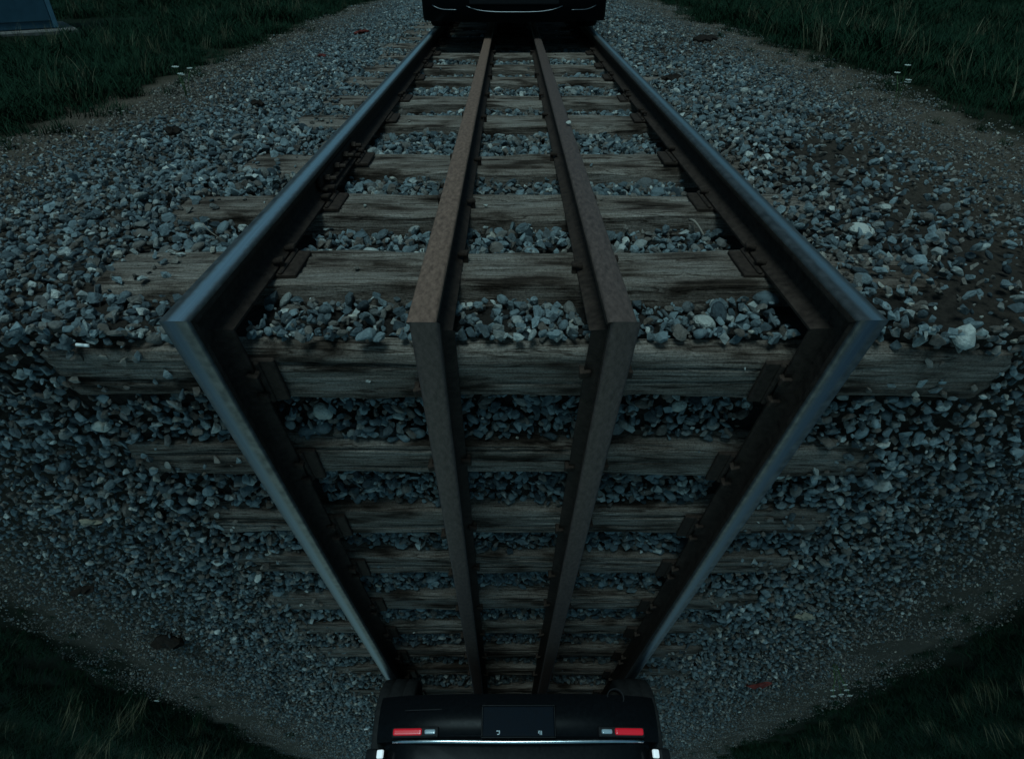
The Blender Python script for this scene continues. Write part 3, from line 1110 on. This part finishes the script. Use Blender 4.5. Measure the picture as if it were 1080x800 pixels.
RW = 0.335                               # tyre radius


def tyre_mesh():
    v, f = revolve([(-0.095, 0.21), (-0.108, 0.27), (-0.108, 0.312), (-0.098, 0.328), (-0.045, RW), (-0.042, RW - 0.008), (-0.036, RW - 0.008), (-0.033, RW), (0.033, RW), (0.036, RW - 0.008),
                    (0.042, RW - 0.008), (0.045, RW), (0.098, 0.328), (0.108, 0.312), (0.108, 0.27), (0.095, 0.21), (-0.095, 0.21)], 48)
    return mesh_py('tyre', v, f, True, M_TYRE)


def rim_mesh():
    bm = bmesh.new()
    v, f = revolve([(-0.08, 0.212), (0.06, 0.205), (0.085, 0.212), (0.088, 0.222), (0.08, 0.225)], 40)
    vs = [bm.verts.new(p) for p in v]
    for q in f:
        bm.faces.new([vs[i] for i in q])
    for k in range(10):
        a = k * math.pi / 5
        box_bm(bm, (0.066, 0.125 * math.cos(a), 0.125 * math.sin(a)), (0.022, 0.19, 0.034), 0.006, Matrix.Rotation(a, 3, 'X'))
    g = bmesh.ops.create_cone(bm, cap_ends=True, segments=20, radius1=0.05, radius2=0.04, depth=0.03)
    bmesh.ops.transform(bm, matrix=Matrix.Translation((0.07, 0, 0)) @ Matrix.Rotation(math.pi / 2, 4, 'Y'), verts=g['verts'])
    return mesh_bm('rim', bm, False, M_ALLOY)


def panel(pts, th=0.006, push=0.004):
    """thin solid panel from a planar outline, thickened along its normal away from the car"""
    p = [Vector(q) for q in pts]
    nrm = (p[1] - p[0]).cross(p[2] - p[0]).normalized()
    a = [q + nrm * push for q in p]
    b2 = [q + nrm * (push + th) for q in p]
    n = len(p)
    f = [tuple(range(n - 1, -1, -1)), tuple(n + i for i in range(n))]
    f += [(i, (i + 1) % n, n + (i + 1) % n, n + i) for i in range(n)]
    return a + b2, f


ME_TYRE, ME_RIM, ME_BODY = tyre_mesh(), rim_mesh(), body_mesh()


def lamp_mesh(name, c, s, bev, material, rot=None):
    bm = bmesh.new()
    box_bm(bm, c, s, bev, rot, 3)
    return mesh_bm(name, bm, False, material)


def strip_mesh(name, pts, r, material, seg=8):
    v, f = tube(pts, r, seg)
    return mesh_py(name, v, f, True, material)


def mark_mesh(strokes, c, s, y):
    """raised strokes of a character on the plate, as thin bars"""
    bm = bmesh.new()
    for (x0, z0, x1, z1) in strokes:
        a, b2 = Vector((c[0] + x0 * s, y, c[1] + z0 * s)), Vector((c[0] + x1 * s, y, c[1] + z1 * s))
        dd = b2 - a
        ang = math.atan2(dd.z, dd.x)
        box_bm(bm, (a + b2) / 2, (dd.length + 0.003, 0.002, 0.004), 0, Matrix.Rotation(-ang, 3, 'Y'))
    return mesh_bm('plate_character', bm, False, M_CLEAR)


def make_car(M, label):
    C = tag(empty('car', M), label, 'car', 'black cars on the rails')
    body = link('body', ME_BODY, None, C)
    md = body.modifiers.new('smooth', 'SUBSURF')
    md.levels = md.render_levels = 2
    # windows
    wl_, wm = [], []
    for nm, pts in [('rear_window', [(-0.50, -0.36, 1.00), (0.50, -0.36, 1.00), (0.47, -0.24, 1.34), (-0.47, -0.24, 1.34)]),
                    ('windscreen', [(0.60, 2.63, 1.00), (-0.60, 2.63, 1.00), (-0.54, 1.98, 1.40), (0.54, 1.98, 1.40)])]:
        v, f = panel(pts, 0.008, 0.02)
        link(nm, mesh_py(nm, v, f, False, M_GLASS), None, C)
    for s in (-1, 1):
        for (ya, yb, yc, yd) in [(0.28, 1.08, 1.08, 0.36), (1.16, 2.3, 1.86, 1.16)]:
            pts = [(s * 0.835, ya, 1.0), (s * 0.835, yb, 1.0), (s * 0.70, yc, 1.36), (s * 0.70, yd, 1.36)]
            if s < 0:
                pts = pts[::-1]
            v, f = panel(pts, 0.008, 0.012)
            link('side_window', mesh_py('side_window', v, f, False, M_GLASS), None, C)
        mr = link('mirror', lamp_mesh('mirror', (s * 0.98, 2.12, 1.02), (0.17, 0.09, 0.12), 0.03, M_PAINT), None, C)
        for yd in (0.62, 1.55):
            link('door_handle', lamp_mesh('door_handle', (s * 0.895, yd, 0.86), (0.02, 0.16, 0.025), 0.008, M_PAINT), None, C)
    # wheels stand on the rails
    for y in (0.0, 2.62):
        for s in (-1, 1):
            W = empty('wheel', Matrix.Identity(4))
            W.parent = C
            W.matrix_local = Matrix.Translation((s * 0.715, y + 0.16, RW)) @ Matrix.Rotation(0 if s > 0 else math.pi, 4, 'Z')
            link('tyre', ME_TYRE, None, W)
            link('rim', ME_RIM, None, W)
    # underbody and axles
    bm = bmesh.new()
    box_bm(bm, (0, 1.55, 0.27), (1.24, 3.5, 0.10), 0.03)
    box_bm(bm, (0, 0.16, 0.25), (1.30, 0.10, 0.07), 0.02)
    box_bm(bm, (0, 2.78, 0.25), (1.30, 0.10, 0.07), 0.02)
    box_bm(bm, (-0.1, -0.12, 0.25), (0.7, 0.30, 0.12), 0.04)
    link('underbody', mesh_bm('underbody', bm, False, M_UNDER), None, C)
    # rear bumper: valance, moulding, strip added for the sky's reflection off its top edge
    rb = link('rear_bumper', bumper_mesh('rear_bumper', [(0.0, 0.22), (0.05, 0.205), (0.085, 0.25), (0.10, 0.33), (0.095, 0.40), (0.075, 0.425), (-0.08, 0.432), (-0.08, 0.22)], 0.772, 0.10, -0.42, -1, material=M_BUMP), None, C)
    yb = -0.52
    link('glint_strip', strip_mesh('glint_strip', [(x, yb + 0.012 + 0.075 * abs(x / 0.66) ** 4, 0.437 - 0.012 * abs(x / 0.66) ** 2) for x in np.linspace(-0.655, 0.655, 25)], 0.0115, M_CHROME), None, rb)
    link('lower_trim', strip_mesh('lower_trim', [(x, yb + 0.02 + 0.01 * abs(x), 0.262 + 0.03 * abs(x + 0.35)) for x in np.linspace(0.25, 0.60, 12)], 0.0035, M_TRIMBLK), None, rb)
    for s in (-1, 1):
        lamp = link('fog_lamp', lamp_mesh('fog_lamp', (s * 0.535, yb + 0.018 + 0.006, 0.392), (0.245, 0.03, 0.048), 0.010, M_TRIMBLK, Matrix.Rotation(s * 0.10, 3, 'Z')), None, rb)
        link('red_lens', lamp_mesh('red_lens', (s * 0.575, yb + 0.008 + 0.006, 0.392), (0.150, 0.024, 0.032), 0.010, M_RED, Matrix.Rotation(s * 0.10, 3, 'Z')), None, lamp)
        link('clear_lens', lamp_mesh('clear_lens', (s * 0.457, yb + 0.002, 0.393), (0.056, 0.024, 0.022), 0.008, M_CLEAR, Matrix.Rotation(s * 0.10, 3, 'Z')), None, lamp)
        tl = link('tail_lamp', lamp_mesh('tail_lamp', (s * 0.745, -0.33, 0.58), (0.07, 0.14, 0.26), 0.02, M_RED if False else M_TRIMBLK, Matrix.Rotation(s * 0.5, 3, 'Z')), None, C)
        link('white_lens', lamp_mesh('white_lens', (s * 0.722, -0.402, 0.478), (0.036, 0.02, 0.040), 0.008, M_WHITEGLINT, Matrix.Rotation(s * 0.5, 3, 'Z')), None, tl)
        link('red_lens', lamp_mesh('red_lens', (s * 0.735, -0.395, 0.62), (0.045, 0.03, 0.13), 0.008, M_RED, Matrix.Rotation(s * 0.5, 3, 'Z')), None, tl)
    pl = link('number_plate', lamp_mesh('number_plate', (0, yb - 0.006, 0.347), (0.37, 0.012, 0.138), 0.004, M_PLATE), None, C)
    fr = bmesh.new()
    for (c, s) in [((0, yb - 0.006, 0.420), (0.386, 0.016, 0.008)), ((0, yb - 0.006, 0.274), (0.386, 0.016, 0.008)), ((-0.189, yb - 0.006, 0.347), (0.008, 0.016, 0.138)), ((0.189, yb - 0.006, 0.347), (0.008, 0.016, 0.138))]:
        box_bm(fr, c, s, 0.002)
    link('plate_frame', mesh_bm('plate_frame', fr, False, M_BUMP), None, pl)
    link('plate_character', mark_mesh([(0, 0, 1, 0), (0, 0, 0.2, 1), (0.2, 1, 0.7, 1)], (0.098, 0.392), 0.015, yb - 0.0135), None, pl)
    link('plate_character', mark_mesh([(0, 0, 0, 1), (0.5, 0, 1, 0), (0.5, 0, 0.5, 1), (1, 0, 1, 0.6)], (-0.118, 0.393), 0.015, yb - 0.0135), None, pl)
    # exhaust pipe with its bright mouth
    link('exhaust', strip_mesh('exhaust', [(-0.53, 0.2, 0.22), (-0.53, -0.1, 0.22), (-0.53, -0.40, 0.222)], 0.046, M_UNDER, 16), None, C)
    v, f = revolve([(0, 0.048), (0.06, 0.048), (0.06, 0.041), (0.0, 0.041), (0, 0.048)], 24)
    link('exhaust_tip', mesh_py('exhaust_tip', v, f, True, M_TRIMBLK), None, C, Matrix.Translation((-0.53, -0.40, 0.222)) @ Matrix.Rotation(-math.pi / 2, 4, 'Z'))
    # front: bumper, grille, lamps, bright lips
    yf = 3.66
    fb = link('front_bumper', bumper_mesh('front_bumper', [(0.0, 0.125), (0.05, 0.115), (0.09, 0.16), (0.11, 0.30), (0.10, 0.42), (0.04, 0.50), (-0.10, 0.50), (-0.10, 0.125)], 0.84, 0.16, yf - 0.05, 1, material=M_BUMP), None, C)
    y1 = yf + 0.055
    link('chrome_lip', strip_mesh('chrome_lip', [(x, y1 - 0.05 * abs(x / 0.8) ** 2 - 0.004, 0.196 + 0.045 * abs(x / 0.42) ** 4) for x in np.linspace(-0.42, 0.42, 21)], 0.0045, M_DIMCHROME), None, fb)
    for s in (-1, 1):
        link('chrome_lip', strip_mesh('chrome_lip', [(s * x, y1 - 0.03 * abs(x / 0.84) ** 2 - 0.16 * abs(x / 0.84) ** 5 + 0.004, 0.212 + 0.03 * max(0, (x - 0.6) / 0.12) ** 2) for x in np.linspace(0.50, 0.72, 12)], 0.004, M_DIMCHROME), None, fb)
        hl = link('headlamp', lamp_mesh('headlamp', (s * 0.62, yf - 0.16, 0.66), (0.30, 0.16, 0.15), 0.04, M_TRIMBLK, Matrix.Rotation(-s * 0.35, 3, 'Z')), None, C)
        link('lens', lamp_mesh('lens', (s * 0.625, yf - 0.15, 0.66), (0.27, 0.16, 0.12), 0.035, M_CLEAR, Matrix.Rotation(-s * 0.35, 3, 'Z')), None, hl)
    gr = link('grille', lamp_mesh('grille', (0, yf - 0.03, 0.60), (0.72, 0.05, 0.14), 0.02, M_TRIMBLK), None, C)
    for k in range(3):
        link('grille_bar', lamp_mesh('grille_bar', (0, yf - 0.002, 0.56 + k * 0.04), (0.68, 0.012, 0.010), 0.003, M_CHROME), None, gr)
    link('air_intake', lamp_mesh('air_intake', (0, yf + 0.045, 0.30), (0.78, 0.03, 0.10), 0.012, M_TRIMBLK), None, fb)
    return C


# lower car: rear towards the fold; upper car: nose towards the fold
make_car(FL @ Matrix.Translation((-0.035, 3.17, 0.001)), 'black car hanging at the bottom, its rear with red lamps towards the viewer')
make_car(FU @ Matrix.Translation((0.008, 5.83 + 2.78 + 0.16, 0.001)) @ Matrix.Rotation(math.pi, 4, 'Z'), 'black car at the top edge, its front bumper facing the viewer')


# ------------------------------------------------------------------ blue cabinet on its slab, upper left
def make_cabinet():
    ang = math.atan2(0.436, 0.552)
    zg = -0.295 
    Mc = FU @ Matrix.Translation((-6.17, 8.46, zg)) @ Matrix.Rotation(ang, 4, 'Z')
    A = tag(empty('utility_cabinet', Mc), 'blue painted metal cabinet corner standing in the grass, upper left', 'cabinet')
    bm = bmesh.new()
    box_bm(bm, (-0.8, 0.45, 0.80), (1.6, 0.9, 1.5), 0.012, None, 2)
    link('cabinet_body', mesh_bm('cabinet_body', bm, False, M_BLUE), None, A)
    bm = bmesh.new()
    box_bm(bm, (-0.8, 0.45, 1.575), (1.7, 1.0, 0.05), 0.01)
    link('cabinet_roof', mesh_bm('cabinet_roof', bm, False, M_BLUE_D), None, A)
    for i in range(2):
        cx_ = -0.42 - 0.76 * i
        bm = bmesh.new()
        box_bm(bm, (cx_, -0.006, 0.82), (0.72, 0.016, 1.36), 0.005)
        dr = link('cabinet_door', mesh_bm('cabinet_door', bm, False, M_BLUE), None, A)
        bm = bmesh.new()
        box_bm(bm, (cx_ + (-0.30 if i == 0 else 0.30), -0.03, 0.85), (0.025, 0.03, 0.14), 0.006)
        link('handle', mesh_bm('handle', bm, False, M_BARE), None, dr)
    bm = bmesh.new()
    box_bm(bm, (-0.026, -0.004, 0.80), (0.056, 0.02, 1.49), 0.004)
    link('corner_post', mesh_bm('corner_post', bm, False, M_BLUE_D), None, A)
    bm = bmesh.new()
    box_bm(bm, (-0.8, 0.45, 0.0), (2.0, 1.3, 0.09), 0.015)
    S = link('concrete_slab', mesh_bm('concrete_slab', bm, False, M_CONC), None, None, Mc)
    tag(S, 'low concrete slab under the blue cabinet, upper left', 'slab')


make_cabinet()


# ------------------------------------------------------------------ single stones, litter, flowers (upper frame x,u / lower frame x mirrored)
def put(key, x, u, dz=0.0, rz=0.0, h=None):
    d = LAY[key]
    hh = float(ground_h(np.array([x]), np.array([u]), d['seed'])[0]) if h is None else h
    return d['F'] @ Matrix.Translation((x, u, hh + dz)) @ Matrix.Rotation(rz, 4, 'Z')


def cobble(key, x, u, s, label, seed, dz=0.035, h=None, flat=(1, 0.8, 0.6), rz=0.0, material=M_PALE):
    me = stone_mesh('cobble', seed, material, 0, flat, True, s)
    o = link('cobble', me, None, None, put(key, x, u, dz, rz, h))
    tag(o, label, 'stone', 'larger pale stones on the ballast')


COBBLES = [  # photo pixel in the upper frame resolved to x, u
    ('U', 866, 218, 0.055, 'smooth pale oval stone lying right of the upper right rail'),
    ('U', 905, 257, 0.085, 'largest grey stone on the bare dirt right of the upper right rail'),
    ('U', 745, 328, 0.075, 'pale round stone by the fold between right guard rail and right rail'),
    ('U', 928, 233, 0.042, 'small cream stone on the dirt behind the largest grey stone'),
    ('U', 783, 105, 0.075, 'cream stone beside the track, upper right'),
    ('U', 756, 128, 0.060, 'flat white stone on the gravel just right of the upper right rail'),
    ('U', 800, 108, 0.055, 'small white stone next to the cream stone, upper right'),
    ('U', 815, 173, 0.034, 'bright white chip of stone right of the upper right rail'),
    ('U', 180, 178, 0.065, 'pale blue grey stone in the gravel left of the upper left rail'),
    ('L', 340, 444, 0.072, 'pale angular stone below the first lower sleeper left of the left guard rail'),
    ('L', 720, 436, 0.055, 'rounded grey stone below the first lower sleeper right of the right guard rail'),
    ('L', 113, 447, 0.062, 'grey stone left of the second lower sleeper end'),
]
_c, _s = math.cos(PITCH), math.sin(PITCH)
CAMP = Vector((CAM_X, CAM_Y, CAM_H))


def locate(key, px, py, h):
    """where the sight line of a spot measured in the photo meets the ground height h of a frame"""
    d = Vector(((px - 538) / F_PX, _c - (py - 400) / F_PX * _s, -_s - (py - 400) / F_PX * _c))
    if key == 'U':
        k = (h - CAMP.z) / d.z
        p = CAMP + d * k
        return p.x, p.y
    nn, tt = Vector(_n), Vector(_t)
    k = (h - CAMP.dot(nn)) / d.dot(nn)
    p = CAMP + d * k
    return -p.x, p.dot(tt)


for i, (key, px, py, s, lab) in enumerate(COBBLES):
    x, u = locate(key, px, py, -0.145)
    cobble(key, x, u, s, lab, 800 + i, 0.03, None, (1, R.uniform(0.7, 0.85), R.uniform(0.5, 0.62)), R.uniform(0, 3))
x, u = locate('U', 597, 131, -0.01)
cobble('U', GUARDS[1] + 0.018, u, 0.028, 'small grey stone resting on top of the upper right guard rail', 850, 0.008, -0.012)


def sleeper_stone(px, py, s, label, seed, key='U'):
    x, u = locate(key, px, py, TIE_TOP)
    me = stone_mesh('cobble', seed, M_PALE, 13, (1, 0.75, 0.55), False, s)
    tag(link('cobble', me, None, None, put(key, x, u, 0.009, 0.4, TIE_TOP)), label, 'stone', 'chips lying on sleepers')


sleeper_stone(182, 268, 0.032, 'pale chip on the end of the nearest upper sleeper left of the rail', 861)
sleeper_stone(512, 219, 0.022, 'small pale chip on the second upper sleeper between the guard rails', 862)
sleeper_stone(385, 219, 0.018, 'tiny chip on the second upper sleeper left of the left guard rail', 863)

# cigarette butt near the fold, left
x, u = locate('L', 92, 358, -0.14)
B = empty('cigarette_butt', LAY['L']['F'] @ Matrix.Translation((x, u + 0.01, -0.122)) @ Matrix.Rotation(math.radians(172), 4, 'Z'))
tag(B, 'white cigarette butt lying by the fold, far left', 'cigarette butt')
v, f = tube([(-0.016, 0, 0), (0.004, 0, 0)], 0.004, 12)
link('paper', mesh_py('paper', v, f, True, M_WHITE), None, B)
v, f = tube([(0.0042, 0, 0), (0.015, 0, 0)], 0.0041, 12)
link('filter', mesh_py('filter', v, f, True, M_WHITE), None, B)


def twig(key, p0, p1, r, label, h=-0.19, material=M_TWIG, lift=0.01):
    (xa, ua), (xb, ub) = locate(key, *p0, h), locate(key, *p1, h)
    pts = []
    for k in range(8):
        q = k / 7
        pts.append((xa + (xb - xa) * q - xa, ua + (ub - ua) * q - ua + 0.012 * math.sin(q * 4 + xa * 9), lift * math.sin(q * 3.1)))
    v, f = tube(pts, [r * (1 - 0.5 * k / 7) for k in range(8)], 6)
    o = link('twig', mesh_py('twig', v, f, True, material), None, None, LAY[key]['F'] @ Matrix.Translation((xa, ua, h)))
    tag(o, label, 'twig', 'twigs on the ballast')


twig('U', (213, 236), (229, 249), 0.0025, 'thin pale twig on the gravel left of the upper left rail', -0.145)
twig('U', (727, 231), (742, 248), 0.006, 'stubby grey twig in the ballast right of the right guard rail', -0.145)
twig('L', (12, 408), (32, 418), 0.0025, 'thin pale stalk on the lower ballast at the far left', -0.145)
twig('L', (925, 452), (932, 436), 0.0028, 'short straw coloured twig on the lower ballast right of the rail', -0.145)


def debris(name, key, px, py, size, label, cat, material, seed, h=-0.20, group=None, rz=0.0):
    """crumpled irregular flat piece with real thickness"""
    r = random.Random(seed)
    for _ in range(3):
        x, u = locate(key, px, py, h)
        h = float(ground_h(np.array([x]), np.array([u]), LAY[key]['seed'])[0]) + 0.034
    n = 14
    ring = []
    for k in range(n):
        a = 2 * math.pi * k / n
        q = r.uniform(0.6, 1.0)
        ring.append((math.cos(a) * size[0] * q, math.sin(a) * size[1] * q, r.uniform(-0.4, 0.4) * size[2]))
    v = [(a, b2, c + size[2] * 0.5) for a, b2, c in ring] + [(a * 0.5, b2 * 0.5, c + size[2]) for a, b2, c in ring] + [(0, 0, size[2] * 0.8)]
    v += [(a * 0.97, b2 * 0.97, c + size[2] * 0.5 - max(0.002, size[2] * 0.35)) for a, b2, c in ring]
    f = []
    for k in range(n):
        k2 = (k + 1) % n
        f += [(k, k2, n + k2, n + k), (n + k, n + k2, 2 * n), (2 * n + 1 + k, 2 * n + 1 + k2, k2, k)]
    f.append(tuple(2 * n + 1 + k for k in range(n - 1, -1, -1)))
    o = link(name, mesh_py(name, v, f, False, material), None, None, LAY[key]['F'] @ Matrix.Translation((x, u, h)) @ Matrix.Rotation(rz, 4, 'Z'))
    tag(o, label, cat, group)


debris('bark_piece', 'U', 184, 139, (0.05, 0.045, 0.03), 'dark lump of rotten bark on the gravel, upper left', 'bark', M_BARK, 3, -0.23, 'bark pieces')
debris('bark_piece', 'U', 273, 110, (0.05, 0.04, 0.025), 'small dark bark lump left of the fourth upper sleeper', 'bark', M_BARK, 4, -0.21, 'bark pieces')
debris('bark_piece', 'U', 708, 84, (0.09, 0.06, 0.03), 'dark brown bark lump just right of the upper right rail', 'bark', M_BARK, 5, -0.20, 'bark pieces')
debris('bark_piece', 'U', 742, 45, (0.17, 0.10, 0.05), 'long dark bark piece at the upper right edge of the gravel', 'bark', M_BARK, 6, -0.22, 'bark pieces', 0.3)
debris('bark_piece', 'L', 184, 674, (0.16, 0.08, 0.05), 'dark bark piece on the lower gravel, bottom left', 'bark', M_BARK, 7, -0.22, 'bark pieces', 0.3)
debris('bark_piece', 'L', 95, 620, (0.12, 0.03, 0.03), 'narrow dark bark strip at the dirt edge, lower left', 'bark', M_BARK, 8, -0.22, 'bark pieces', 0.4)
debris('red_litter', 'U', 382, 35, (0.13, 0.05, 0.03), 'faded red scrap on the gravel left of the car at the top', 'litter', M_LITTER, 9, -0.21, 'red scraps', 0.9)
debris('red_litter', 'L', 805, 720, (0.11, 0.05, 0.03), 'faded red scrap on the lower gravel right of the car', 'litter', M_LITTER, 10, -0.21, 'red scraps', 0.6)
debris('red_litter', 'U', 340, 60, (0.06, 0.04, 0.02), 'small reddish scrap on the gravel, upper left', 'litter', M_LITTER, 11, -0.21, 'red scraps', 0.9)
debris('dry_leaf', 'L', 854, 648, (0.08, 0.05, 0.02), 'pale crumpled dry leaf on the lower gravel right of the track', 'leaf', M_LEAF, 12, -0.19, 'dry leaves')
debris('dry_leaf', 'L', 102, 549, (0.05, 0.03, 0.015), 'pale dry leaf on the lower gravel, left side', 'leaf', M_LEAF, 13, -0.19, 'dry leaves')
debris('dry_leaf', 'L', 392, 767, (0.045, 0.012, 0.012), 'white sliver of leaf beside the bottom left wheel of the lower car', 'leaf', M_WHITE, 14, -0.19, 'dry leaves', 0.6)


def flower(key, px, py, label, seed, hh=0.34, nbl=6):
    r = random.Random(seed)
    h = -0.28
    x, u = locate(key, px, py, h + hh)
    W = tag(empty('wildflower', LAY[key]['F'] @ Matrix.Translation((x, u, h))), label, 'flower', 'white wildflowers in the grass')
    for k in range(nbl):
        dx, dy, dz = r.gauss(0, 0.05), r.gauss(0, 0.05), r.uniform(-0.09, 0.03)
        v, f = tube([(dx * 0.1, dy * 0.1, 0), (dx * 0.4, dy * 0.4, hh * 0.6), (dx, dy, hh + dz)], 0.0018, 5)
        link('stem', mesh_py('stem', v, f, True, M_STEM), None, W)
        bm = bmesh.new()
        for q in range(7):
            a = q * 2 * math.pi / 7
            box_bm(bm, (dx + 0.011 * math.cos(a), dy + 0.011 * math.sin(a), hh + dz + 0.004), (0.016, 0.009, 0.004), 0.001, Matrix.Rotation(a, 3, 'Z') @ Matrix.Rotation(-0.3, 3, 'Y'))
        link('bloom', mesh_bm('bloom', bm, False, M_PETAL), None, W)


flower('U', 190, 72, 'clump of white wildflowers at the grass edge, upper left', 21, 0.26, 5)
flower('U', 958, 72, 'small white wildflowers in the dark grass, upper right', 22, 0.3, 4)
flower('L', 897, 732, 'white wildflowers in the grass, bottom right', 23, 0.26, 6)
flower('L', 172, 750, 'single pale wildflower in the grass, bottom left', 24, 0.26, 1)
